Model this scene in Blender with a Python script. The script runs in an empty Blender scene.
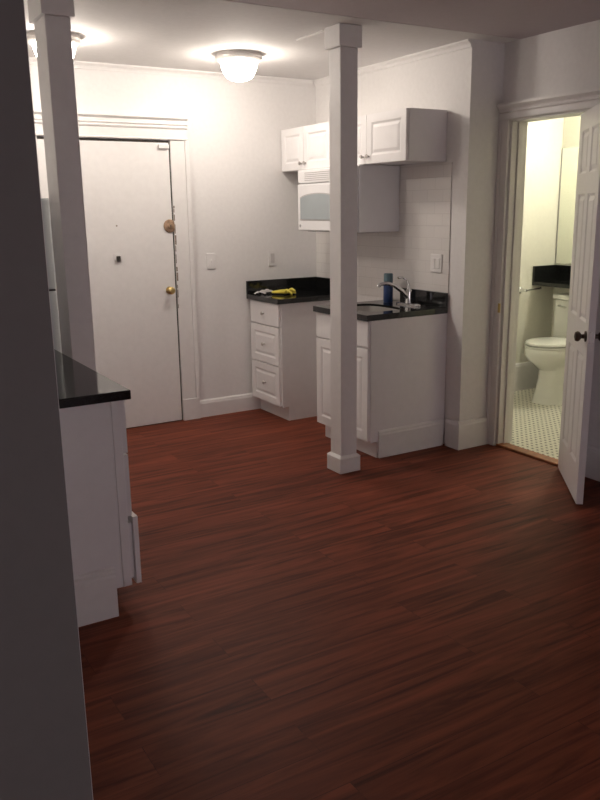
import bpy, bmesh, math, random
from mathutils import Vector, Matrix
random.seed(4)
PI = math.pi
C = bpy.context.scene.collection

# ------------------------------------------------------------------ materials
def new_mat(name):
    m = bpy.data.materials.new(name); m.use_nodes = True
    nt = m.node_tree
    return m, nt, nt.nodes['Principled BSDF']

def plain(name, col, rough=.5, metal=0., bump=0., scale=60., var=.0, spec=.5, coat=0.):
    m, nt, b = new_mat(name)
    b.inputs['Base Color'].default_value = (*col, 1)
    b.inputs['Roughness'].default_value = rough
    b.inputs['Metallic'].default_value = metal
    b.inputs['Specular IOR Level'].default_value = spec
    b.inputs['Coat Weight'].default_value = coat
    tc = nt.nodes.new('ShaderNodeTexCoord')
    n = nt.nodes.new('ShaderNodeTexNoise'); n.inputs['Scale'].default_value = scale
    n.inputs['Detail'].default_value = 3
    nt.links.new(tc.outputs['Object'], n.inputs['Vector'])
    if var > 0:
        r = nt.nodes.new('ShaderNodeValToRGB')
        r.color_ramp.elements[0].color = (*[c*(1-var) for c in col], 1)
        r.color_ramp.elements[1].color = (*[min(1, c*(1+var)) for c in col], 1)
        r.color_ramp.elements[0].position = .3; r.color_ramp.elements[1].position = .7
        nt.links.new(n.outputs['Fac'], r.inputs['Fac'])
        nt.links.new(r.outputs['Color'], b.inputs['Base Color'])
    if bump > 0:
        bp = nt.nodes.new('ShaderNodeBump'); bp.inputs['Strength'].default_value = bump
        bp.inputs['Distance'].default_value = .002
        nt.links.new(n.outputs['Fac'], bp.inputs['Height'])
        nt.links.new(bp.outputs['Normal'], b.inputs['Normal'])
    return m

M = {}
M['wall'] = plain('painted_wall', (.82, .80, .79), .55, bump=.25, scale=35, var=.02)
M['ceil'] = plain('painted_ceiling', (.76, .74, .73), .8, bump=.25, scale=30, var=.02)
M['ceil_shaded'] = plain('ceiling_shade_mauve', (.56, .50, .52), .85, bump=.25, scale=30, var=.02)  # near-room shade is put into this darker ceiling colour
M['wall_shaded'] = plain('wall_shade_grey', (.20, .19, .183), .7, bump=.25, scale=35, var=.02)  # shade of the near left wall, put into its base colour
M['trim'] = plain('trim_paint', (.83, .81, .80), .38, bump=.1, scale=25, var=.02)
M['post'] = plain('post_paint', (.82, .80, .795), .42, bump=.15, scale=25, var=.02)
M['cab'] = plain('cabinet_white', (.84, .82, .825), .35, bump=.05, scale=20, var=.015)
M['plastic'] = plain('white_plastic', (.82, .80, .79), .35, scale=20, var=.01)
M['appl'] = plain('appliance_white', (.80, .79, .80), .28, scale=12, var=.01)
M['fridge'] = plain('fridge_enamel', (.66, .70, .71), .35, bump=.2, scale=180, var=.015)
M['seam'] = plain('dark_gasket', (.06, .06, .06), .7, scale=50, var=.1)
M['winglass'] = plain('oven_glass', (.36, .40, .42), .12, scale=10, var=.03)
M['grill'] = plain('vent_grey', (.45, .43, .43), .5, scale=30, var=.03)
M['chrome'] = plain('chrome', (.75, .75, .76), .16, metal=1, scale=10, var=.02)
M['steel'] = plain('brushed_steel', (.55, .53, .51), .42, metal=1, bump=.1, scale=150, var=.05)
M['nickel'] = plain('dark_nickel_knob', (.52, .49, .47), .3, metal=1, scale=40, var=.05)
M['brass'] = plain('brass', (.62, .47, .20), .28, metal=1, scale=40, var=.08)
M['copper'] = plain('worn_brown_metal', (.40, .27, .18), .45, metal=.5, scale=60, var=.3)
M['bronze'] = plain('bronze_handle', (.10, .075, .06), .3, metal=.9, scale=40, var=.1)
M['porcelain'] = plain('porcelain', (.80, .80, .76), .12, scale=6, var=.01, coat=.5)
M['dark'] = plain('dark_shadow_gap', (.05, .045, .04), .8, scale=60, var=.2)
M['chip'] = plain('chipped_paint_wood', (.28, .22, .18), .8, scale=80, var=.5)
M['yellow'] = plain('yellow_rubber', (.72, .60, .08), .45, bump=.3, scale=120, var=.12)
M['cloth'] = plain('grey_white_cloth', (.80, .78, .77), .9, bump=.5, scale=200, var=.08)
M['blue'] = plain('blue_can', (.03, .06, .17), .3, scale=20, var=.1)
M['teal'] = plain('teal_cap', (.12, .20, .24), .35, scale=20, var=.08)
M['thresh'] = plain('threshold_wood', (.33, .12, .05), .4, scale=30, var=.25)
M['bathwall'] = plain('bathroom_paint', (.82, .80, .71), .5, bump=.1, scale=25, var=.02)
M['mirror'] = plain('mirror_glass', (.84, .87, .79), .06, metal=.9, scale=5, var=.01)
M['label'] = plain('grey_mark', (.35, .35, .36), .4, scale=50, var=.05)

def granite():
    m, nt, b = new_mat('black_granite')
    tc = nt.nodes.new('ShaderNodeTexCoord')
    v = nt.nodes.new('ShaderNodeTexNoise'); v.inputs['Scale'].default_value = 220; v.inputs['Detail'].default_value = 4
    r = nt.nodes.new('ShaderNodeValToRGB')
    r.color_ramp.elements[0].position = .52; r.color_ramp.elements[0].color = (.006, .006, .007, 1)
    r.color_ramp.elements[1].position = .75; r.color_ramp.elements[1].color = (.05, .055, .05, 1)
    nt.links.new(tc.outputs['Object'], v.inputs['Vector']); nt.links.new(v.outputs['Fac'], r.inputs['Fac'])
    nt.links.new(r.outputs['Color'], b.inputs['Base Color'])
    b.inputs['Roughness'].default_value = .09; b.inputs['Specular IOR Level'].default_value = .6
    return m
M['granite'] = granite()

def wood_floor():
    m, nt, b = new_mat('plank_floor')
    N = nt.nodes.new; L = nt.links.new
    tc = N('ShaderNodeTexCoord')
    br = N('ShaderNodeTexBrick'); br.offset = .37; br.offset_frequency = 2
    br.inputs['Scale'].default_value = 1; br.inputs['Mortar Size'].default_value = .0012
    br.inputs['Brick Width'].default_value = 1.2; br.inputs['Row Height'].default_value = .152
    br.inputs['Color1'].default_value = (0, 0, 0, 1); br.inputs['Color2'].default_value = (1, 1, 1, 1)
    br.inputs['Mortar'].default_value = (.5, .5, .5, 1); br.inputs['Bias'].default_value = 0
    L(tc.outputs['Object'], br.inputs['Vector'])
    # shift the grain per plank
    sep = N('ShaderNodeSeparateXYZ'); L(tc.outputs['Object'], sep.inputs[0])
    mul = N('ShaderNodeMath'); mul.operation = 'MULTIPLY'; mul.inputs[1].default_value = 7.3
    L(br.outputs['Color'], mul.inputs[0])
    mx = N('ShaderNodeMath'); mx.operation = 'MULTIPLY_ADD'; mx.inputs[1].default_value = 1.15
    L(sep.outputs['X'], mx.inputs[0]); L(mul.outputs[0], mx.inputs[2])
    my = N('ShaderNodeMath'); my.operation = 'MULTIPLY'; my.inputs[1].default_value = 17
    L(sep.outputs['Y'], my.inputs[0])
    cb = N('ShaderNodeCombineXYZ'); L(mx.outputs[0], cb.inputs[0]); L(my.outputs[0], cb.inputs[1]); L(mul.outputs[0], cb.inputs[2])
    n1 = N('ShaderNodeTexNoise'); n1.inputs['Scale'].default_value = 1.3; n1.inputs['Detail'].default_value = 6
    n1.inputs['Distortion'].default_value = .8; n1.inputs['Roughness'].default_value = .62
    L(cb.outputs[0], n1.inputs['Vector'])
    r = N('ShaderNodeValToRGB'); e = r.color_ramp.elements
    e[0].position = .20; e[0].color = (.030, .0065, .0035, 1)
    e[1].position = .86; e[1].color = (.33, .085, .044, 1)
    x = r.color_ramp.elements.new(.42); x.color = (.125, .030, .0155, 1)
    x = r.color_ramp.elements.new(.60); x.color = (.225, .056, .029, 1)
    L(n1.outputs['Fac'], r.inputs['Fac'])
    tint = N('ShaderNodeMix'); tint.data_type = 'RGBA'; tint.blend_type = 'MULTIPLY'; tint.inputs[0].default_value = .12
    L(r.outputs['Color'], tint.inputs[6])
    L(br.outputs['Color'], tint.inputs[7])
    seam = N('ShaderNodeMix'); seam.data_type = 'RGBA'
    ms = N('ShaderNodeMath'); ms.operation = 'MULTIPLY'; ms.inputs[1].default_value = .45
    L(br.outputs['Fac'], ms.inputs[0]); L(ms.outputs[0], seam.inputs[0])
    L(tint.outputs[2], seam.inputs[6]); seam.inputs[7].default_value = (.03, .012, .008, 1)
    L(seam.outputs[2], b.inputs['Base Color'])
    b.inputs['Roughness'].default_value = .5
    b.inputs['Specular IOR Level'].default_value = .12
    bp = N('ShaderNodeBump'); bp.inputs['Strength'].default_value = .25; bp.inputs['Distance'].default_value = .001
    L(n1.outputs['Fac'], bp.inputs['Height']); L(bp.outputs['Normal'], b.inputs['Normal'])
    return m
M['floor'] = wood_floor()

def mosaic():
    m, nt, b = new_mat('mosaic_tile')
    N = nt.nodes.new; L = nt.links.new
    tc = N('ShaderNodeTexCoord'); sep = N('ShaderNodeSeparateXYZ'); L(tc.outputs['Object'], sep.inputs[0])
    def mth(op, a, c=None):
        n = N('ShaderNodeMath'); n.operation = op
        for i, v in enumerate((a, c)):
            if v is None: continue
            if isinstance(v, (int, float)): n.inputs[i].default_value = v
            else: L(v, n.inputs[i])
        return n.outputs[0]
    p = .043
    u = mth('DIVIDE', sep.outputs['X'], p); v = mth('DIVIDE', sep.outputs['Y'], p)
    def cen(x): return mth('ABSOLUTE', mth('SUBTRACT', mth('FRACT', x), .5))
    fs = cen(u); fd = cen(v)
    dot = mth('LESS_THAN', mth('MAXIMUM', fs, fd), .20)
    grout = mth('GREATER_THAN', mth('MAXIMUM', fs, fd), .475)
    mix = N('ShaderNodeMix'); mix.data_type = 'RGBA'; L(grout, mix.inputs[0])
    mix.inputs[6].default_value = (.74, .72, .62, 1); mix.inputs[7].default_value = (.35, .33, .28, 1)
    mix2 = N('ShaderNodeMix'); mix2.data_type = 'RGBA'; L(dot, mix2.inputs[0])
    L(mix.outputs[2], mix2.inputs[6]); mix2.inputs[7].default_value = (.05, .045, .04, 1)
    L(mix2.outputs[2], b.inputs['Base Color']); b.inputs['Roughness'].default_value = .3
    return m
M['mosaic'] = mosaic()

def wall_tile():
    m, nt, b = new_mat('white_wall_tile')
    N = nt.nodes.new; L = nt.links.new
    tc = N('ShaderNodeTexCoord'); sep = N('ShaderNodeSeparateXYZ'); L(tc.outputs['Object'], sep.inputs[0])
    cb = N('ShaderNodeCombineXYZ'); L(sep.outputs['Y'], cb.inputs[0]); L(sep.outputs['Z'], cb.inputs[1])
    br = N('ShaderNodeTexBrick'); br.inputs['Scale'].default_value = 1
    br.inputs['Brick Width'].default_value = .152; br.inputs['Row Height'].default_value = .076
    br.inputs['Mortar Size'].default_value = .0018; br.inputs['Mortar Smooth'].default_value = .3
    br.inputs['Color1'].default_value = (.74, .71, .69, 1); br.inputs['Color2'].default_value = (.72, .69, .675, 1)
    br.inputs['Mortar'].default_value = (.62, .59, .57, 1)
    L(cb.outputs[0], br.inputs['Vector']); L(br.outputs['Color'], b.inputs['Base Color'])
    bp = N('ShaderNodeBump'); bp.inputs['Strength'].default_value = .5; bp.inputs['Distance'].default_value = .0015; bp.invert = True
    L(br.outputs['Fac'], bp.inputs['Height']); L(bp.outputs['Normal'], b.inputs['Normal'])
    b.inputs['Roughness'].default_value = .3
    return m
M['tile'] = wall_tile()

def glow(name, col, s):
    m, nt, b = new_mat(name)
    b.inputs['Base Color'].default_value = (.9, .88, .84, 1)
    b.inputs['Roughness'].default_value = .3
    tc = nt.nodes.new('ShaderNodeTexCoord'); w = nt.nodes.new('ShaderNodeTexNoise'); w.inputs['Scale'].default_value = 9
    r = nt.nodes.new('ShaderNodeValToRGB')
    r.color_ramp.elements[0].color = (*[c*.9 for c in col], 1); r.color_ramp.elements[1].color = (*col, 1)
    nt.links.new(tc.outputs['Object'], w.inputs['Vector']); nt.links.new(w.outputs['Fac'], r.inputs['Fac'])
    nt.links.new(r.outputs['Color'], b.inputs['Emission Color'])
    b.inputs['Emission Strength'].default_value = s
    return m
GLASS_STRENGTH = 42
M['glow'] = glow('lit_frosted_glass', (1.0, .90, .79), GLASS_STRENGTH)
M['bathglow'] = glow('lit_bathroom_glass', (1.0, .96, .76), 45)

# ------------------------------------------------------------------ mesh helpers
def bx(bm, x0, x1, y0, y1, z0, z1, bev=0., seg=2):
    r = bmesh.ops.create_cube(bm, size=1)
    vs = r['verts']
    for v in vs:
        v.co = Vector(((x0+x1)/2 + v.co.x*(x1-x0), (y0+y1)/2 + v.co.y*(y1-y0), (z0+z1)/2 + v.co.z*(z1-z0)))
    if bev > 0:
        es = list({e for v in vs for e in v.link_edges})
        bmesh.ops.bevel(bm, geom=es, offset=bev, segments=seg, affect='EDGES', profile=.5)
    return bm

def box(x0, x1, y0, y1, z0, z1, bev=0., seg=2):
    return bx(bmesh.new(), x0, x1, y0, y1, z0, z1, bev, seg)

def loft(bm, rings, close=True, capb=True, capt=True):
    R = [[bm.verts.new(p) for p in r] for r in rings]
    n = len(R[0])
    for a, b in zip(R, R[1:]):
        for i in range(n if close else n-1):
            j = (i+1) % n
            bm.faces.new((a[i], a[j], b[j], b[i]))
    if capb: bm.faces.new(list(reversed(R[0])))
    if capt: bm.faces.new(R[-1])
    return bm

def ell(cx, cy, a, b, z, n=32, e=2.0):
    out = []
    for i in range(n):
        t = 2*PI*i/n; c, s = math.cos(t), math.sin(t)
        out.append((cx + a*math.copysign(abs(c)**(2/e), c), cy + b*math.copysign(abs(s)**(2/e), s), z))
    return out

def lathe(bm, prof, n=32, mat=None):
    """prof: (r, z) bottom to top about local z; mat transforms"""
    rings = [[Vector((r*math.cos(2*PI*i/n), r*math.sin(2*PI*i/n), z)) for i in range(n)] for r, z in prof]
    if mat is not None: rings = [[mat @ p for p in r] for r in rings]
    return loft(bm, rings)

def tube(bm, pts, rad, n=12):
    pts = [Vector(p) for p in pts]
    rads = rad if isinstance(rad, (list, tuple)) else [rad]*len(pts)
    rings = []; up = Vector((0, 0, 1)); prev = None
    for i, p in enumerate(pts):
        t = (pts[min(i+1, len(pts)-1)] - pts[max(i-1, 0)]).normalized()
        if prev is None:
            a = t.cross(up)
            if a.length < 1e-3: a = t.cross(Vector((1, 0, 0)))
            a.normalize()
        else:
            a = (prev - t*prev.dot(t)).normalized()
        prev = a; b = t.cross(a)
        rings.append([p + (a*math.cos(2*PI*k/n) + b*math.sin(2*PI*k/n))*rads[i] for k in range(n)])
    return loft(bm, rings)

def profile_x(bm, prof, x0, x1):
    """extrude closed (y,z) profile along x"""
    return loft(bm, [[(x0, y, z) for y, z in prof], [(x1, y, z) for y, z in prof]])
def profile_y(bm, prof, y0, y1):
    return loft(bm, [[(x, y0, z) for x, z in prof], [(x, y1, z) for x, z in prof]])

def obj(name, bm, mat, parent=None, smooth=False, loc=None, label=None):
    bmesh.ops.recalc_face_normals(bm, faces=bm.faces[:])
    me = bpy.data.meshes.new(name); bm.to_mesh(me); bm.free()
    me.materials.append(M[mat] if isinstance(mat, str) else mat)
    if smooth:
        for p in me.polygons: p.use_smooth = True
        try: me.set_sharp_from_angle(angle=math.radians(38))
        except Exception: pass
    o = bpy.data.objects.new(name, me); C.objects.link(o)
    if parent is not None: o.parent = parent
    if loc is not None: o.location = loc
    if label: o['label'] = label
    return o

def thing(name, label, cat, loc=(0, 0, 0), rz=0., group=None):
    o = bpy.data.objects.new(name, None); C.objects.link(o)
    o.empty_display_size = .1
    o.location = loc; o.rotation_euler = (0, 0, rz)
    o['label'] = label; o['category'] = cat
    if group: o['group'] = group
    return o
def tag(o, label, cat, group=None):
    o['label'] = label; o['category'] = cat
    if group: o['group'] = group
    return o
def struct(name, bm, mat, label=None, parent=None, smooth=False):
    o = obj(name, bm, mat, parent, smooth)
    if parent is None: o['kind'] = 'structure'
    if label: o['label'] = label
    return o
def sroot(name, loc, rz, label):
    o = bpy.data.objects.new(name, None); C.objects.link(o)
    o.location = loc; o.rotation_euler = (0, 0, rz); o['kind'] = 'structure'; o['label'] = label
    return o

def panel_slab(w, h, t, rects, groove=.007, m1=.012, m2=.018, bev=.003):
    """slab, local x 0..w, z 0..h, back y=0, front y=-t; rects = raised panels (x0,x1,z0,z1) on the front (and back when both)"""
    bm = bmesh.new()
    xs = sorted({0, w, *[v for r in rects for v in r[:2]]}); zs = sorted({0, h, *[v for r in rects for v in r[2:]]})
    V = {(i, k): bm.verts.new((x, -t, z)) for i, x in enumerate(xs) for k, z in enumerate(zs)}
    pf = []
    for i in range(len(xs)-1):
        for k in range(len(zs)-1):
            f = bm.faces.new((V[i, k], V[i+1, k], V[i+1, k+1], V[i, k+1]))
            cx, cz = (xs[i]+xs[i+1])/2, (zs[k]+zs[k+1])/2
            for r in rects:
                if r[0] < cx < r[1] and r[2] < cz < r[3]: pf.append(f)
    ring = [V[i, 0] for i in range(len(xs))] + [V[len(xs)-1, k] for k in range(1, len(zs))] + \
           [V[i, len(zs)-1] for i in range(len(xs)-2, -1, -1)] + [V[0, k] for k in range(len(zs)-2, 0, -1)]
    back = [bm.verts.new((v.co.x, 0, v.co.z)) for v in ring]
    n = len(ring)
    for i in range(n):
        j = (i+1) % n
        bm.faces.new((ring[i], back[i], back[j], ring[j]))
    bm.faces.new(back)
    bm.normal_update()
    for f in pf:
        if f.normal.y > 0: f.normal_flip()
        bmesh.ops.inset_region(bm, faces=[f], thickness=m1, depth=-groove, use_even_offset=True)
        bmesh.ops.inset_region(bm, faces=[f], thickness=.004, depth=0, use_even_offset=True)
        bmesh.ops.inset_region(bm, faces=[f], thickness=m2, depth=groove*.9, use_even_offset=True)
    return bm

def door_panel(w, h, t=.02, margin=.055, **k):
    return panel_slab(w, h, t, [(margin, w-margin, margin, h-margin)], **k)

def knob_bm(x, y, z, r=.014, out=.026):
    """knob sticking to local -y"""
    mt = Matrix.Translation((x, y, z)) @ Matrix.Rotation(PI/2, 4, 'X')
    bm = bmesh.new()
    lathe(bm, [(.006, -.001), (.005, out*.45), (r*.8, out*.55), (r, out*.75), (r*.85, out*.95), (r*.4, out)], 20, mt)
    return bm

# ------------------------------------------------------------------ key dimensions (metres; kitchen corner is the origin)
H = 2.521; HN = 2.5225; XB = .262; YP = -1.736; LIP = -1.862
XL = -3.22; YN = -4.40; YF = -10.5; XLL = -4.9
FX, BY, BN, BXF = .38, -1.815, -2.418, 1.97     # bathroom: inner face, opening near/far, far wall
# ------------------------------------------------------------------ shell
struct('floor', box(XLL, .30, YF, .14, -.08, 0), 'floor', 'dark reddish brown wood plank floor')
struct('floor', box(.3005, 2.1, -3.2, -.60, -.08, .003), 'mosaic', 'white bathroom mosaic floor with small dark dots')
struct('ceiling', box(XLL, .38, LIP, .14, H, H+.14), 'ceil', 'lit kitchen ceiling')
struct('ceiling', box(XLL, .38, YF, LIP-.001, HN, HN+.14), 'ceil_shaded', 'near room ceiling with its shade put into the colour')
struct('ceiling', box(.381, 2.1, -3.2, -.60, 2.52, 2.62), 'ceil', 'bathroom ceiling')
struct('wall_back', box(XLL, -.001, 0, .14, 0, H), 'wall', 'off-white back wall with the entry door')
struct('wall_right', box(0, FX, YP, .14, 0, H+.10), 'wall', 'off-white wall behind the wall cabinets and sink')
struct('wall_left', box(XL-.14, XL, YN, -.001, 0, H), 'wall', 'left wall behind the refrigerator')
struct('wall_left', box(XLL, XL-.001, YN-.001, YN+.12, 0, HN), 'wall_shaded', 'wall close on the left with its shade put into the grey colour')
bm = bmesh.new()     # wall behind the viewer, with a wide opening added for fill light
WX0, WX1, WZ0, WZ1 = -3.9, -.4, .15, 1.45
bx(bm, XLL, WX0, YF-.14, YF, 0, HN); bx(bm, WX1, FX, YF-.14, YF, 0, HN)
bx(bm, WX0, WX1, YF-.14, YF, 0, WZ0); bx(bm, WX0, WX1, YF-.14, YF, WZ1, HN)
struct('wall_front', bm, 'wall', 'wall behind the viewer')
wn = sroot('fill_opening_1', (0, 0, 0), 0, 'unseen wide opening added behind the viewer for fill light')
bm = bmesh.new()
for a, b in ((WX0, WX0+.05), (-2.225, -2.175), (WX1-.05, WX1)): bx(bm, a, b, YF-.10, YF-.05, WZ0, WZ1)
for a, b in ((WZ0, WZ0+.05), (WZ1-.05, WZ1)): bx(bm, WX0+.05, WX1-.05, YF-.10, YF-.05, a, b)
obj('window_frame', bm, 'trim', wn)  # frame of the added fill-light opening
struct('wall_left', box(XLL-.14, XLL, YF, YN+.12, 0, HN), 'wall', 'far left wall of the near room')
# wall that holds the bathroom opening
bm = bmesh.new()
bx(bm, XB, FX, YF, BN, 0, HN)
bx(bm, XB, FX, BN, BY, 2.076, HN)
bx(bm, XB, FX, BY, YP-.0005, 0, HN)
struct('wall_right', bm, 'wall', 'wall around the bathroom doorway')
# bathroom shell
struct('wall_back', box(FX+.001, 2.1, -.72, -.60, 0, 2.52), 'bathwall', 'cream bathroom side wall')
struct('wall_right', box(BXF, 2.1, -3.2, -.721, 0, 2.52), 'bathwall', 'cream bathroom wall behind the toilet')
struct('wall_front', box(FX+.001, BXF-.001, -3.2, -3.08, 0, 2.52), 'bathwall', 'near bathroom wall')
struct('wall_left', box(FX+.001, FX+.012, -3.08, BN, 0, 2.52), 'bathwall', 'bathroom wall beside the doorway')

# tile field on the kitchen wall, under the wall cabinets
struct('trim', box(-.007, 0, -1.595, -.001, .93, 1.835, .001), 'tile', 'white brick-laid wall tile above the counters')
bpy.data.objects['trim'].name = 'trim_1'

# crown mouldings
def crown(y_or_x, a, b, axis, zt, s=-1):
    d, h = .032, .042
    prof = [(0, zt), (s*d, zt), (s*d, zt-.010), (s*d*.75, zt-.016), (s*d*.42, zt-.024), (s*d*.30, zt-.034), (s*d*.30, zt-h), (0, zt-h)]
    prof = [(y_or_x+p, z) for p, z in prof]
    bm = bmesh.new()
    return profile_x(bm, prof, a, b) if axis == 'x' else profile_y(bm, prof, a, b)
struct('trim_2', crown(-.001, XL, -.034, 'x', H-.0005), 'wall', 'small ceiling moulding on the back wall')
struct('trim_3', crown(-.001, YP, -.001, 'y', H-.0005), 'wall', 'small ceiling moulding above the wall cabinets')

# baseboards
def base_prof(h, t, s=-1, off=0.):
    return [(off, 0), (off+s*t, 0), (off+s*t, h-.028), (off+s*t*.8, h-.018), (off+s*t*.75, h-.010), (off+s*t*.35, h-.002), (off, h)]
bm = bmesh.new(); profile_x(bm, base_prof(.135, .018, -1, -.001), -1.093, -.555)
struct('baseboard_back', bm, 'trim', 'white baseboard between entry door and drawer cabinet')
bm = bmesh.new(); profile_x(bm, base_prof(.135, .018, -1, -.001), -2.47, -2.30)
struct('baseboard_back', bm, 'trim')
bm = bmesh.new()
profile_y(bm, base_prof(.19, .018, -1, -.001), YP-.0012, -1.620)
struct('baseboard_right', bm, 'trim', 'tall white baseboard on the wall beside the sink cabinet')
bm = bmesh.new()
profile_x(bm, base_prof(.19, .018, -1, YP-.0015), -.0195, XB-.022)
struct('baseboard_right', bm, 'trim', 'tall white baseboard on the end of the wall beside the bathroom doorway')
bm = bmesh.new(); profile_y(bm, base_prof(.135, .018, -1, -.001), -.98, -.50)
struct('baseboard_right', bm, 'trim')
bm = bmesh.new(); profile_y(bm, base_prof(.19, .018, -1, XB-.001), YF+.001, BN-.10)
struct('baseboard_right', bm, 'trim')
bm = bmesh.new(); profile_x(bm, base_prof(.245, .018, -1, -.721), FX+.02, BXF-.02)
struct('baseboard_back', bm, 'trim', 'tall baseboard along the bathroom side wall')
bm = bmesh.new(); profile_y(bm, base_prof(.245, .018, -1, BXF-.001), -3.07, -.74)
struct('baseboard_right', bm, 'trim')

# ------------------------------------------------------------------ entry door
DR, DL = -1.240, -2.150
d = sroot('door_1', (DL, 0, 0), 0, 'plain white flush entry door with round knob and worn lock')
obj('door_leaf', box(0, DR-DL, -.012, -.0005, .006, 2.028, .002), 'trim', d)
k = obj('door_knob', lathe(bmesh.new(), [(.026, 0), (.027, .004), (.012, .008), (.010, .026), (.020, .032), (.027, .043), (.027, .052), (.018, .062), (.006, .064)], 28,
    Matrix.Translation((-1.290-DL, -.012, .996)) @ Matrix.Rotation(PI/2, 4, 'X')), 'brass', d, True, label='round brass door knob')
lk = obj('lock', lathe(bmesh.new(), [(.046, 0), (.047, .004), (.043, .009), (.034, .011), (.020, .011), (.017, .020), (.010, .022)], 28,
    Matrix.Translation((-1.262-DL, -.012, 1.455)) @ Matrix.Rotation(PI/2, 4, 'X')), 'copper', d, True, label='worn round brown lock plate')
obj('key_cylinder', box(-1.265-DL, -1.259-DL, -.036, -.033, 1.447, 1.463), 'dark', lk)
pv = bmesh.new(); bx(pv, -1.690-DL, -1.634-DL, -.018, -.012, 1.222, 1.274, .004)
pv = obj('door_viewer', pv, 'plastic', d, label='small white door viewer plate with dark centre')
bm = bmesh.new(); bx(bm, -1.674-DL, -1.646-DL, -.030, -.0185, 1.220, 1.258, .003)
obj('viewer_cover', bm, 'dark', pv)
obj('alarm_contact', box(-1.322-DL, -1.244-DL, -.034, -.012, 1.988, 2.016, .003), 'plastic', d)
obj('screw_hole', lathe(bmesh.new(), [(.006, 0), (.006, .002)], 12, Matrix.Translation((-1.655-DL, -.0115, 1.465)) @ Matrix.Rotation(PI/2, 4, 'X')), 'chip', d)
# dark gap and chipped paint along the latch edge
bm = bmesh.new(); bx(bm, DR, DR+.009, -.010, -.0005, 0, 2.034); bx(bm, DL, DR, -.010, -.0005, 2.028, 2.041); bx(bm, DL, DR, -.006, -.0005, 0, .006)
struct('trim_4', bm, 'dark', 'dark gap around the entry door')
bm = bmesh.new()
zz = .86
while zz < 1.62:
    hgt = random.uniform(.015, .07); wd = random.uniform(.004, .013)
    if random.random() < .9:
        bx(bm, DR+.0095, DR+.0095+wd, -.0235, -.0215, zz, zz+hgt)
    zz += hgt + random.uniform(.004, .03)
struct('trim_5', bm, 'chip', 'chipped paint on the door casing')
def casing(bm, x0, x1, z0, z1, inner):
    # flat casing with a bead on the outside edge
    bx(bm, x0, x1, -.022, -.0005, z0, z1, .003)
    e = x1 if inner == 'l' else x0
    a, b = (e-.030, e) if inner == 'l' else (e, e+.030)
    bx(bm, a, b, -.034, -.0225, z0, z1, .004)
bm = bmesh.new(); casing(bm, DR+.0095, -1.094, .165, 2.046, 'l')
bx(bm, DR+.0095, -1.094, -.034, -.0005, 0, .165, .003)
struct('trim_6', bm, 'trim', 'door casing right of the entry door')
bm = bmesh.new(); casing(bm, -2.295, DL-.001, .165, 2.046, 'r'); bx(bm, -2.295, DL-.001, -.034, -.0005, 0, .165, .003)
struct('trim_7', bm, 'trim')
bm = bmesh.new()
prof = [(-.0005, 2.0465), (-.026, 2.0465), (-.034, 2.050), (-.034, 2.058), (-.026, 2.062), (-.026, 2.118), (-.032, 2.122), (-.038, 2.130), (-.030, 2.136), (-.030, 2.142), (-.042, 2.150), (-.034, 2.158), (-.034, 2.176), (-.050, 2.184), (-.058, 2.190), (-.058, 2.198), (-.0005, 2.198)]
profile_x(bm, prof, -2.62, -1.102)
struct('trim_8', bm, 'trim', 'moulded header over the entry door')

# ------------------------------------------------------------------ bathroom doorway trim, threshold, door
bm = bmesh.new()
bx(bm, XB-.020, XB-.0005, BY+.002, YP-.002, 0, 2.076, .004)
bx(bm, XB-.028, XB-.0205, YP-.024, YP-.002, 0, 2.076, .003)
struct('trim_9', bm, 'trim', 'casing left of the bathroom doorway')
bm = bmesh.new()
bx(bm, XB-.020, XB-.0005, BN-.095, BN-.004, .0, 2.076, .004)
struct('trim_10', bm, 'trim')
bm = bmesh.new()
prof = [(-.0005, 2.0765), (-.020, 2.0765), (-.022, 2.084), (-.022, 2.112), (-.030, 2.120), (-.024, 2.128), (-.026, 2.138), (-.040, 2.150), (-.046, 2.158), (-.046, 2.172), (-.0005, 2.172)]
profile_y(bm, [(XB+p, z) for p, z in prof], BN-.11, YP-.002)
struct('trim_11', bm, 'trim', 'moulded header over the bathroom doorway')
bm = bmesh.new()   # jamb lining and stop
bx(bm, XB, FX+.012, BY-.0155, BY-.0005, .012, 2.075, .002)
bx(bm, XB+.045, XB+.085, BY-.028, BY-.016, .012, 2.063, .002)
bx(bm, XB, FX+.012, BN+.0005, BN+.0155, .012, 2.075, .002)
bx(bm, XB, FX+.012, BN+.016, BY-.016, 2.063, 2.0755, .002)
struct('trim_12', bm, 'trim', 'door lining inside the bathroom doorway')
struct('trim_13', box(XB-.004, XB+.075, BN, BY-.001, .0005, .016, .005), 'thresh', 'orange brown wooden threshold strip')
o = obj('strike_plate', box(XB-.0045, XB+.001, BY-.0005, BY+.019, .895, .955, .002), 'brass')
tag(o, 'small metal strike plate on the bathroom door frame', 'strike plate')
o.location.x = -.018

ang = math.atan2(-.77, -.63)
ang = math.atan2(-.478, -.403)
LW = .625; LH = 2.035; LT = .035
pl = sroot('door_2', (.2468, -2.4025, .012), ang, 'white six-panel bathroom door standing open into the room')
cols = [(.085, .272), (.352, .540)]; rows = [(.20, .79), (.96, 1.61), (1.715, 1.94)]
rects = [(a, b, z0, z1) for a, b in cols for z0, z1 in rows]
bm = panel_slab(LW, LH, LT, rects, groove=.009, m1=.012, m2=.022)
obj('door_leaf', bm, 'cab', pl)
for s in (-1, 1):
    yk = -LT if s < 0 else 0
    rot = Matrix.Rotation(PI/2 if s < 0 else -PI/2, 4, 'X')
    bm = bmesh.new()
    lathe(bm, [(.028, 0), (.028, .006), (.012, .010), (.011, .024), (.018, .028), (.026, .036), (.027, .044), (.022, .054), (.008, .058)], 24, Matrix.Translation((LW-.052, yk, .895)) @ rot)
    obj('door_knob', bm, 'bronze', pl, True, label='dark bronze door knob')
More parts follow.
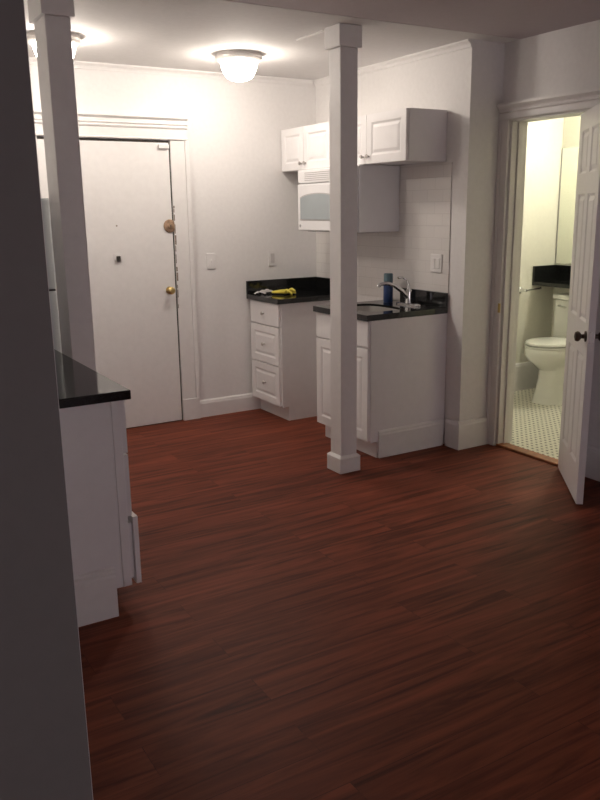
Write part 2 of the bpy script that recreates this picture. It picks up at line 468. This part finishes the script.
obj('latch_plate', box(LW, LW+.002, -LT+.006, -.006, .865, .925), 'nickel', pl)
for z in (.22, 1.02, 1.80):
    bm = bmesh.new(); tube(bm, [(-.004, .004, z-.045), (-.004, .004, z+.045)], .006, 10)
    obj('hinge', bm, 'brass', pl)

# ------------------------------------------------------------------ posts
def post(cx, label, deep=0.):
    t = thing('support_post', label, 'post', (cx, -1.6615, 0), 0, 'white support posts')
    s, c = .0575, .0746
    bm = box(-s, s, -s, s+deep, .108, 2.408, .004, 2); obj('shaft', bm, 'post', t)
    bm = box(-c, c, -c, c+deep*.3, 0, .095, .004)
    # sloped top of the plinth
    loft(bm, [[(-c, -c, .0955), (c, -c, .0955), (c, c+deep*.3, .0955), (-c, c+deep*.3, .0955)], [(-s-.002, -s-.002, .108), (s+.002, -s-.002, .108), (s+.002, s+.002+deep*.3, .108), (-s-.002, s+.002+deep*.3, .108)]])
    obj('base', bm, 'post', t)
    bm = box(-c, c, -c, c+deep, 2.408, H-.001, .004); obj('cap', bm, 'post', t)
    return t
post(-.8675, 'white square support post in front of the sink cabinet')
post(-2.430, 'white square support post beside the black peninsula counter on the left', .075)

# ------------------------------------------------------------------ ceiling lights
def ceiling_light(x, y, label):
    t = thing('ceiling_light', label, 'ceiling light', (x, y, H), 0, 'kitchen ceiling lights')
    bm = bmesh.new()
    lathe(bm, [(.128, -.046), (.136, -.042), (.147, -.032), (.149, -.020), (.143, -.010), (.143, 0)], 48)
    obj('rim', bm, 'chrome_rim', t, True, label='pale metal rim')
    bm = bmesh.new()
    lathe(bm, [(.015, -.160), (.050, -.156), (.078, -.142), (.099, -.114), (.110, -.084), (.116, -.062), (.120, -.047)], 48)
    obj('glass_bowl', bm, 'glow', t, True, label='glowing frosted glass bowl')
    return t
M['chrome_rim'] = plain('satin_rim', (.74, .71, .68), .4, metal=.35, scale=20, var=.02)
ceiling_light(-1.015, -.70, 'lit round glass ceiling light between the posts')
ceiling_light(-2.185, -.73, 'lit round glass ceiling light partly hidden behind the left post')
rw = obj('ceiling_strip', box(-.932, -.914, -1.545, -1.265, H-.010, H-.0005, .002), 'trim')
tag(rw, 'thin white strip on the ceiling behind the top of the middle post', 'ceiling strip')

# ------------------------------------------------------------------ cabinets on the right wall (local x runs towards the viewer, local -y into the room)
RZ = -PI/2
def base_body(w, D=.615, toe=.555, zt=.888, side_panel=True):
    bm = bmesh.new()
    prof = [(-.003, 0), (-toe, 0), (-toe, .108), (-D, .108), (-D, zt), (-.003, zt)]
    profile_x(bm, prof, 0, w)
    return bm

t = thing('drawer_cabinet', 'white base cabinet with three drawers in the corner by the back wall', 'cabinet', (0, -.024, 0), RZ)
W = .455
obj('body', base_body(W), 'cab', t)
obj('toe_board', box(0, W, -.563, -.556, 0, .106), 'cab', t)
for i, (z0, z1) in enumerate(((.716, .884), (.424, .708), (.118, .416))):
    if i == 0: bm = box(.006, W-.012, -.020, 0, 0, z1-z0, .003)
    else: bm = panel_slab(W-.018, z1-z0, .020, [(.050, W-.068, .050, z1-z0-.050)])
    if i: 
        for v in bm.verts: v.co.x += .006
    dr = obj('drawer', bm, 'cab', t, loc=(0, -.6155, z0))
    obj('knob', knob_bm(W/2-.003, -.020, (z1-z0)/2), 'nickel', dr, True)

t = thing('sink_cabinet', 'white base cabinet with two doors under the sink', 'cabinet', (0, -.985, 0), RZ)
W = .605
bm = bmesh.new()
prof = [(-.003, 0), (-.555, 0), (-.555, .108), (-.615, .108), (-.615, .888), (-.003, .888)]
for a, b in ((0, .018), (W-.018, W)): profile_x(bm, prof, a, b)
bx(bm, .0182, W-.0182, -.615, -.003, .108, .126); bx(bm, .0182, W-.0182, -.014, -.003, .127, .888)
bx(bm, .0182, W-.0182, -.615, -.600, .70, .888); bx(bm, .0182, W-.0182, -.555, -.54, 0, .107)
obj('body', bm, 'cab', t)
obj('toe_board', box(0, W, -.563, -.556, 0, .106), 'cab', t)
obj('false_drawer_front', box(.006, W-.006, -.6355, -.6155, .722, .884, .003), 'cab', t)
dw = (W-.012-.004)/2
for i in range(2):
    dr = obj('door', door_panel(dw, .594), 'cab', t, loc=(.006+i*(dw+.004), -.6155, .118))
    obj('knob', knob_bm(dw-.032 if i == 0 else .032, -.020, .594-.055), 'nickel', dr, True)
bm = bmesh.new()
loft(bm, [[(W+p, y, z) for p, z in [(.0005, 0), (.018, 0), (.018, .150), (.014, .160), (.0135, .170), (.006, .178), (.0005, .180)]] for y in (-.555, -.022)])
obj('base_trim', bm, 'trim', t)

# wall cabinets
def wall_cabinet(y0, W, split, label):
    t = thing('wall_cabinet', label, 'cabinet', (0, y0, 1.841), RZ, 'wall cabinets')
    h = .306
    obj('body', box(0, W, -.301, -.002, 0, h, .001), 'cab', t)
    for a, b, kx in ((.004, split-.002, -1), (split+.002, W-.004, 1)):
        w = b-a
        dr = obj('door', door_panel(w, h-.004, .02, .050), 'cab', t, loc=(a, -.3015, .002))
        obj('knob', knob_bm(w-.028 if kx < 0 else .028, -.020, .045, .013), 'nickel', dr, True)
    return t
wall_cabinet(-.010, .690, .328, 'white two-door wall cabinet above the microwave, nearest the back wall')
wall_cabinet(-.702, .833, .418, 'white two-door wall cabinet nearest the bathroom, over the sink side')

# microwave
t = thing('microwave', 'white over-range microwave under the wall cabinets', 'microwave', (0, -.335, 1.402), RZ)
W, D, h = .745, .350, .437
obj('housing', box(0, W, -D, -.008, 0, h, .006), 'appl', t)
obj('filter_panel', box(.05, W-.05, -D+.03, -.05, -.004, -.0005), 'grill', t)
bm = box(.002, .555, -D-.028, -D-.001, .004, .335, .010, 3)
dr = obj('door', bm, 'appl', t)
# rounded-top window
wpts = []
wx0, wx1, wz0, wz1 = .050, .505, .085, .262
n = 16
for i in range(n+1):
    a = i/n; x = wx1 + (wx0-wx1)*a
    wpts.append((x, wz1-.030 + .030*math.sin(PI*a)**.6))
prof = [(wx0, wz0), (wx1, wz0)] + wpts
bm = bmesh.new(); loft(bm, [[(x, -D-.0285, z) for x, z in prof], [(x, -D-.0325, z) for x, z in prof]])
obj('window', bm, 'winglass', dr)
fr = [(x + (.008 if x > .27 else -.008)*(abs(x-.27)/.22), z + (.008 if z > .17 else -.008)) for x, z in prof]
bm = bmesh.new(); loft(bm, [[(x, -D-.0282, z) for x, z in fr], [(x, -D-.0302, z) for x, z in fr]])
obj('window_frame', bm, 'grill', dr)
obj('control_panel', box(.560, W-.002, -D-.026, -D-.001, .004, .335, .008, 3), 'appl', t)
bm = bmesh.new(); tube(bm, [(.535, -D-.029, .05), (.535, -D-.055, .07), (.535, -D-.055, .28), (.535, -D-.029, .30)], .008, 10)
obj('handle', bm, 'appl', dr, True)
bm = box(.002, W-.002, -D-.024, -D-.001, .339, h-.003, .008, 3)
vg = obj('vent_grille', bm, 'appl', t)
bm = bmesh.new()
for k in range(5): bx(bm, .10, W-.06, -D-.0255, -D-.0235, .356+k*.013, .361+k*.013)
obj('slots', bm, 'grill', vg)
obj('badge', lathe(bmesh.new(), [(.011, 0), (.011, .002)], 20, Matrix.Translation((.038, -D-.0275, .038)) @ Matrix.Rotation(PI/2, 4, 'X')), 'label', dr, label='small round grey maker mark')

# ------------------------------------------------------------------ worktops
def slab_hole(x0, x1, y0, y1, z0, z1, hx, hy, ha, hb, n=48, e=3.2):
    bm = bmesh.new()
    inner = ell(hx, hy, ha, hb, 0, n, e); outer = []
    for p in inner:
        dx, dy = p[0]-hx, p[1]-hy; s = 1e9
        if dx > 1e-9: s = min(s, (x1-hx)/dx)
        if dx < -1e-9: s = min(s, (x0-hx)/dx)
        if dy > 1e-9: s = min(s, (y1-hy)/dy)
        if dy < -1e-9: s = min(s, (y0-hy)/dy)
        outer.append([hx+dx*s, hy+dy*s])
    for cx, cy in ((x0, y0), (x0, y1), (x1, y0), (x1, y1)):
        j = min(range(n), key=lambda i: (outer[i][0]-cx)**2+(outer[i][1]-cy)**2); outer[j] = [cx, cy]
    ve = lambda pts, z: [bm.verts.new((p[0], p[1], z)) for p in pts]
    it, ot, ib, ob = ve(inner, z1), ve(outer, z1), ve(inner, z0), ve(outer, z0)
    for i in range(n):
        j = (i+1) % n
        bm.faces.new((it[i], ot[i], ot[j], it[j])); bm.faces.new((ib[i], ib[j], ob[j], ob[i]))
        bm.faces.new((ot[i], ob[i], ob[j], ot[j])); bm.faces.new((it[i], it[j], ib[j], ib[i]))
    return bm
CT0, CT1 = .8895, .926
t = thing('countertop', 'black granite worktop with backsplash on the drawer cabinet', 'countertop', (0, 0, CT0))
obj('slab', box(-.6535, -.009, -.497, -.003, 0, CT1-CT0, .003), 'granite', t)
obj('backsplash', box(-.6535, -.030, -.024, -.003, CT1-CT0+.0005, .136, .002), 'granite', t)
obj('backsplash', box(-.029, -.009, -.497, -.003, CT1-CT0+.0005, .136, .002), 'granite', t)
t = thing('countertop', 'black granite worktop with a cut-out sink on the sink cabinet', 'countertop', (0, 0, CT0))
SX, SY, SA, SB = -.405, -1.285, .160, .210
obj('slab', slab_hole(-.6535, -.009, -1.600, -.980, 0, CT1-CT0, SX, SY, SA, SB), 'granite', t)
obj('backsplash', box(-.030, -.009, -1.600, -1.125, CT1-CT0+.0005, .132, .002), 'granite', t)

sk = thing('sink', 'stainless steel sink bowl set in the black worktop', 'sink', (SX, SY, CT0))
bm = bmesh.new()
g = .004
rings = [ell(0, 0, SA-.0015, SB-.0015, .022, 48, 3.2), ell(0, 0, SA-.006, SB-.006, -.02, 48, 3.2), ell(0, 0, SA-.012, SB-.012, -.13, 48, 3.2), ell(0, 0, SA-.03, SB-.03, -.158, 48, 3.0), ell(0, 0, SA-.07, SB-.07, -.165, 48, 2.6), ell(0, 0, .03, .03, -.168, 48, 2)]
R2 = [[(p[0]*.985, p[1]*.985, p[2]+.0) for p in r] for r in rings]
loft(bm, rings, capb=False, capt=True)
obj('bowl', bm, 'steel', sk, True)
bm = bmesh.new(); lathe(bm, [(.026, -.1675), (.026, -.1655), (.018, -.1645)], 24)
obj('drain', bm, 'nickel', sk, True)

# faucet
fx, fy = -.120, -1.335
t = thing('faucet', 'chrome single-lever kitchen faucet behind the sink', 'faucet', (fx, fy, CT1))
bm = bmesh.new(); loft(bm, [ell(0, 0, .028, .125, .0005, 32, 2.6), ell(0, 0, .028, .125, .008, 32, 2.6), ell(0, 0, .022, .115, .014, 32, 2.6)])
obj('deck_plate', bm, 'chrome', t, True)
bm = bmesh.new(); lathe(bm, [(.026, .0145), (.024, .03), (.021, .06), (.022, .085), (.020, .10), (.010, .108)], 24)
obj('valve_body', bm, 'chrome', t, True)
bm = bmesh.new(); tube(bm, [(-.010, 0, .055), (-.05, .008, .095), (-.105, .02, .135), (-.150, .03, .150), (-.200, .045, .150), (-.218, .050, .132)], [.017, .015, .0135, .0125, .013, .013], 14)
obj('spout', bm, 'chrome', t, True)
bm = bmesh.new(); tube(bm, [(0, 0, .105), (.004, .006, .135), (-.004, .018, .165), (-.030, .030, .185), (-.062, .038, .182)], [.011, .009, .0075, .007, .0085], 12)
obj('lever', bm, 'chrome', t, True)

# blue spray can
t = thing('spray_can', 'blue can with teal cap on the black worktop by the tile', 'can', (-.130, -1.122, CT1))
obj('can_body', lathe(bmesh.new(), [(.031, .0005), (.033, .004), (.033, .130), (.030, .138), (.024, .142)], 28), 'blue', t, True)
obj('cap', lathe(bmesh.new(), [(.031, .1405), (.032, .145), (.0315, .192), (.027, .199), (.010, .200)], 28), 'teal', t, True, label='grey teal cap')

# yellow rubber glove and grey cloth on the drawer-cabinet worktop
def skinmesh(name, chains, mat, parent=None, sub=2):
    me = bpy.data.meshes.new(name); bm = bmesh.new(); idx = {}; rad = []
    vs = []
    for ch in chains:
        prev = None
        for (p, r) in ch:
            key = tuple(round(c, 4) for c in p)
            if key not in idx:
                idx[key] = bm.verts.new(p); rad.append((len(vs), r)); vs.append(idx[key])
            v = idx[key]
            if prev is not None and prev != v and not bm.edges.get((prev, v)): bm.edges.new((prev, v))
            prev = v
    bm.to_mesh(me); bm.free()
    o = bpy.data.objects.new(name, me); C.objects.link(o)
    md = o.modifiers.new('s', 'SKIN'); md.use_smooth_shade = True
    for (i, r) in rad:
        o.data.skin_vertices[0].data[i].radius = r if isinstance(r, tuple) else (r, r)
    o.data.skin_vertices[0].data[0].use_root = True
    sb = o.modifiers.new('u', 'SUBSURF'); sb.levels = sub; sb.render_levels = sub
    me.materials.append(M[mat])
    return o
z = .0
wr = (.10, 0, .012); pm = (.035, 0, .016); kn = (-.005, 0, .016)
chains = [[(wr, (.030, .010)), ((.065, 0, .014), (.026, .010)), (pm, (.030, .012)), (kn, (.030, .012))]]
for i, (dy, ln, zz) in enumerate(((-.027, .055, .012), (-.009, .068, .030), (.010, .062, .014), (.027, .048, .028))):
    chains.append([(kn, (.030, .012)), ((-.025, dy, .018), .0095), ((-.025-ln*.5, dy*1.15, zz+.006), .0085), ((-.025-ln, dy*1.35+.006, max(.009, zz-.008)), .0075)])
chains.append([(pm, (.030, .012)), ((.02, -.035, .020), .010), ((-.005, -.058, .014), .009), ((-.028, -.066, .010), .008)])
gl = skinmesh('rubber_glove', chains, 'yellow')
gl.location = (-.455, -.245, CT1-.001); gl.rotation_euler = (0, 0, math.radians(118)); gl.scale = (1.05, 1.3, 1.35)
tag(gl, 'crumpled yellow rubber glove on the corner worktop', 'glove')
bm = bmesh.new(); nx, ny = 26, 14
G = [[None]*ny for _ in range(nx)]
for i in range(nx):
    for j in range(ny):
        u, v = i/(nx-1), j/(ny-1)
        x = (u-.5)*.22 + .010*math.sin(v*7+2); y = (v-.5)*(.075+.02*math.sin(u*9)) + .012*math.sin(u*5)
        zc = .010 + .014*abs(math.sin(u*11+v*3))*math.sin(PI*v) + .008*math.sin(PI*v)*abs(math.sin(v*9+u*4))
        G[i][j] = bm.verts.new((x, y, zc))
for i in range(nx-1):
    for j in range(ny-1): bm.faces.new((G[i][j], G[i+1][j], G[i+1][j+1], G[i][j+1]))
bmesh.ops.solidify(bm, geom=bm.faces[:], thickness=.004)
o = obj('dish_cloth', bm, 'cloth', smooth=True, loc=(-.575, -.135, CT1+.006))
o.rotation_euler = (0, 0, math.radians(48))
tag(o, 'crumpled pale grey cloth left of the yellow glove', 'cloth')

# ------------------------------------------------------------------ wall plates
def plate(name, label, cat, loc, rz, w=.074, h=.118, kind='switch'):
    t = thing(name, label, cat, loc, rz)
    obj('cover_plate', box(-w/2, w/2, -.007, -.0005, -h/2, h/2, .003), 'plastic', t)
    if kind == 'switch':
        obj('toggle', box(-.005, .005, -.018, -.0075, -.010, .012, .002), 'plastic', t)
    elif kind == 'outlet':
        obj('receptacle', box(-.017, .017, -.0095, -.0075, -.036, .036, .001), 'grill2', t, label='pale grey socket insert')
    else:
        for s in (-1, 1):
            obj('rocker', box(s*.024-.016, s*.024+.016, -.011, -.0075, -.033, .033, .002), 'plastic', t)
    return t
M['grill2'] = plain('pale_grey_plastic', (.60, .57, .56), .4, scale=20, var=.02)
plate('light_switch', 'white light switch on the back wall right of the entry door', 'light switch', (-.941, 0, 1.191), 0)
plate('outlet', 'white wall outlet above the corner worktop', 'outlet', (-.416, 0, 1.19), 0, kind='outlet')
plate('light_switch', 'wide white switch plate on the tile right of the faucet', 'light switch', (-.0075, -1.478, 1.205), RZ, .112, .118, 'double')

# ------------------------------------------------------------------ peninsula on the left
PX, PY = -2.536, -2.695
t = thing('countertop', 'black granite peninsula worktop at the left, reflecting the post', 'countertop', (0, 0, .874))
obj('slab', box(XL+.002, PX, PY, -1.530, 0, .036, .003), 'granite', t)
t = thing('peninsula_cabinet', 'white base cabinet seen from its end under the left black worktop', 'cabinet', (0, 0, 0))
bm = bmesh.new()
prof = [(XL+.002, 0), (-2.640, 0), (-2.640, .110), (-2.574, .110), (-2.574, .873), (XL+.002, .873)]
loft(bm, [[(x, y, z) for x, z in prof] for y in (-2.668, -1.535)])
obj('body', bm, 'cab', t)
obj('end_stile', box(-2.610, -2.575, -2.676, -2.6685, .112, .873, .002), 'cab', t)
bm = bmesh.new()
loft(bm, [[(x, -2.668-p, z) for p, z in [(.0005, 0), (.020, 0), (.020, .168), (.015, .176), (.015, .186), (.008, .194), (.008, .202), (.0005, .208)]] for x in (XL+.002, -2.642)])
obj('base_trim', bm, 'trim', t)
PZ = [(.108, .392, .022), (.400, .650, 0), (.658, .868, 0)]
for i, (z0, z1, pull) in enumerate(PZ):
    w = .46
    bm = panel_slab(w, z1-z0, .020, [(.05, w-.05, .045, z1-z0-.045)]) 
    dr = obj('drawer', bm, 'cab', t, loc=(-2.5735+pull, -2.664, z0)); dr.rotation_euler = (0, 0, PI/2)
    if pull: obj('drawer_box', box(.02, w-.02, .0005, .0215, .02, z1-z0-.03), 'cab', dr)
for z0, z1, w, y in ((.116, .868, .30, -2.196), (.116, .868, .30, -1.888)):
    dr = obj('door', door_panel(w, z1-z0), 'cab', t, loc=(-2.5735, y, z0)); dr.rotation_euler = (0, 0, PI/2)

# refrigerator behind it
t = thing('refrigerator', 'pale grey refrigerator standing beyond the left worktop, mostly hidden', 'refrigerator', (0, 0, 0))
obj('cabinet', box(XL+.03, -2.555, -1.500, -.80, .02, 1.630, .006), 'fridge', t)
obj('freezer_door', box(-2.549, -2.476, -1.500, -.80, 1.193, 1.632, .010, 3), 'fridge', t)
obj('fridge_door', box(-2.549, -2.476, -1.500, -.80, .10, 1.183, .010, 3), 'fridge', t)
obj('gasket', box(-2.5545, -2.5495, -1.492, -.81, .10, 1.62), 'seam', t)
obj('gasket', box(-2.548, -2.482, -1.492, -.81, 1.1835, 1.1925), 'seam', t)
obj('kick_plate', box(-2.555, -2.520, -1.49, -.81, .005, .095), 'seam', t)
for x in (-3.10, -2.62):
    for y in (-1.44, -.86):
        obj('foot', lathe(bmesh.new(), [(.02, 0), (.02, .0205)], 12, Matrix.Translation((x, y, 0))), 'seam', t)

# ------------------------------------------------------------------ bathroom things
TX, TY = 1.63, -1.150
t = thing('toilet', 'white toilet with closed lid on the bathroom mosaic floor', 'toilet', (TX, TY, .003))
def E(cx, a, b, z, e=2.0): return ell(cx-TX, 0, a, b, z, 40, e)
bm = bmesh.new()
loft(bm, [E(1.61, .250, .140, 0, 2.4), E(1.61, .245, .136, .02, 2.4), E(1.615, .228, .124, .10, 2.3), E(1.62, .212, .112, .20, 2.2), E(1.61, .205, .108, .27, 2.1),
          E(1.58, .235, .130, .315), E(1.545, .260, .164, .36), E(1.53, .266, .182, .40), E(1.527, .262, .184, .44), E(1.53, .255, .178, .455)])
bx(bm, 1.70-TX, 1.93-TX, -.11, .11, .24, .45, .02)
obj('bowl', bm, 'porcelain', t, True)
bm = bmesh.new(); loft(bm, [E(1.51, .238, .184, 0.4555), E(1.51, .243, .189, 0.4620), E(1.51, .240, .186, 0.4730)]); obj('seat', bm, 'porcelain', t, True)
bm = bmesh.new(); loft(bm, [E(1.512, .236, .182, 0.4775), E(1.512, .244, .190, 0.4850), E(1.512, .238, .184, 0.4990), E(1.512, .15, .11, 0.5070)]); obj('lid', bm, 'porcelain', t, True)
obj('tank', box(1.765-TX, 1.955-TX, -.235, .235, .455, .800, .018, 3), 'porcelain', t, True)
obj('tank_lid', box(1.750-TX, 1.962-TX, -.245, .245, .8005, .840, .010, 3), 'porcelain', t, True)
bm = bmesh.new(); tube(bm, [(1.766-TX, .170, .750), (1.744-TX, .170, .750), (1.738-TX, .150, .748), (1.738-TX, .085, .742)], [.010, .008, .007, .008], 10)
obj('flush_lever', bm, 'chrome', t, True)
for s in (1, -1):
    bm = bmesh.new(); lathe(bm, [(.014, .0), (.013, .012), (.006, .018)], 14, Matrix.Translation((.06, s*.122, .035)) @ Matrix.Rotation(-s*PI/2*.8, 4, 'X'))
    obj('bolt_cap', bm, 'nickel', t, True)

t = thing('bathroom_shelf', 'narrow black granite shelf with splash over the toilet', 'shelf', (0, 0, 0))
obj('slab', box(1.700, BXF-.001, -1.75, -.722, .905, .935, .002), 'granite', t)
obj('side_splash', box(1.700, BXF-.001, -.742, -.722, .9355, 1.065, .002), 'granite', t)
obj('back_splash', box(BXF-.021, BXF-.001, -1.75, -.743, .9355, 1.065, .002), 'granite', t)
t = thing('wall_mirror', 'tall frameless mirror above the black bathroom shelf', 'mirror', (BXF, -.735, 1.075))
obj('glass', box(-.007, -.001, -.95, 0, 0, .945, .001), 'mirror', t)
obj('frame_edge', box(-.010, -.001, .0005, .006, 0, .945), 'grill', t)
t = thing('paper_holder', 'chrome single-arm holder on the cream bathroom wall', 'paper holder', (1.565, -.7195, .872))
obj('wall_flange', lathe(bmesh.new(), [(.026, 0), (.026, .006), (.018, .012), (.012, .05), (.014, .066), (.010, .072)], 24, Matrix.Rotation(PI/2, 4, 'X')), 'chrome', t, True)
bm = bmesh.new(); tube(bm, [(0, -.060, 0), (.03, -.062, .0), (.165, -.062, .006), (.178, -.062, .010)], [.008, .008, .008, .010], 10)
obj('arm', bm, 'chrome', t, True)
bl = thing('wall_light', 'lit bar light on the bathroom wall above the mirror', 'wall light', (BXF, -1.45, 2.17))
obj('back_plate', box(-.020, -.001, -.30, .30, -.05, .05, .004), 'chrome_rim', bl)
obj('glass_bar', box(-.105, -.0205, -.28, .28, -.045, .045, .02, 3), 'bathglow', bl, True, label='glowing glass bar')

# ------------------------------------------------------------------ camera
P = dict(f=796.87, yaw=.5398, pitch=-.2362, roll=-.0140, c=(-3.4957, -5.5362, 1.5672))
cy, sy = math.cos(P['yaw']), math.sin(P['yaw']); cp, sp = math.cos(P['pitch']), math.sin(P['pitch'])
F = Vector((sy*cp, cy*cp, sp)); R = Vector((cy, -sy, 0)); U = R.cross(F)
cr, sr = math.cos(P['roll']), math.sin(P['roll'])
R2 = R*cr + U*sr; U2 = -R*sr + U*cr
cam = bpy.data.cameras.new('camera'); co = bpy.data.objects.new('camera', cam); C.objects.link(co)
mw = Matrix((R2, U2, -F)).transposed().to_4x4(); mw.translation = Vector(P['c'])
co.matrix_world = mw
cam.sensor_fit = 'VERTICAL'; cam.sensor_height = 32; cam.lens = P['f']/800*32
cam.clip_start = .05
bpy.context.scene.camera = co

# ------------------------------------------------------------------ world and view
w = bpy.data.worlds.new('world'); bpy.context.scene.world = w; w.use_nodes = True
w.node_tree.nodes['Background'].inputs[0].default_value = (.56, .50, .53, 1)
w.node_tree.nodes['Background'].inputs[1].default_value = 4.0
vs = bpy.context.scene.view_settings
vs.view_transform = 'Standard'; vs.look = 'None'; vs.gamma = 1; vs.use_curve_mapping = False
vs.exposure = .5
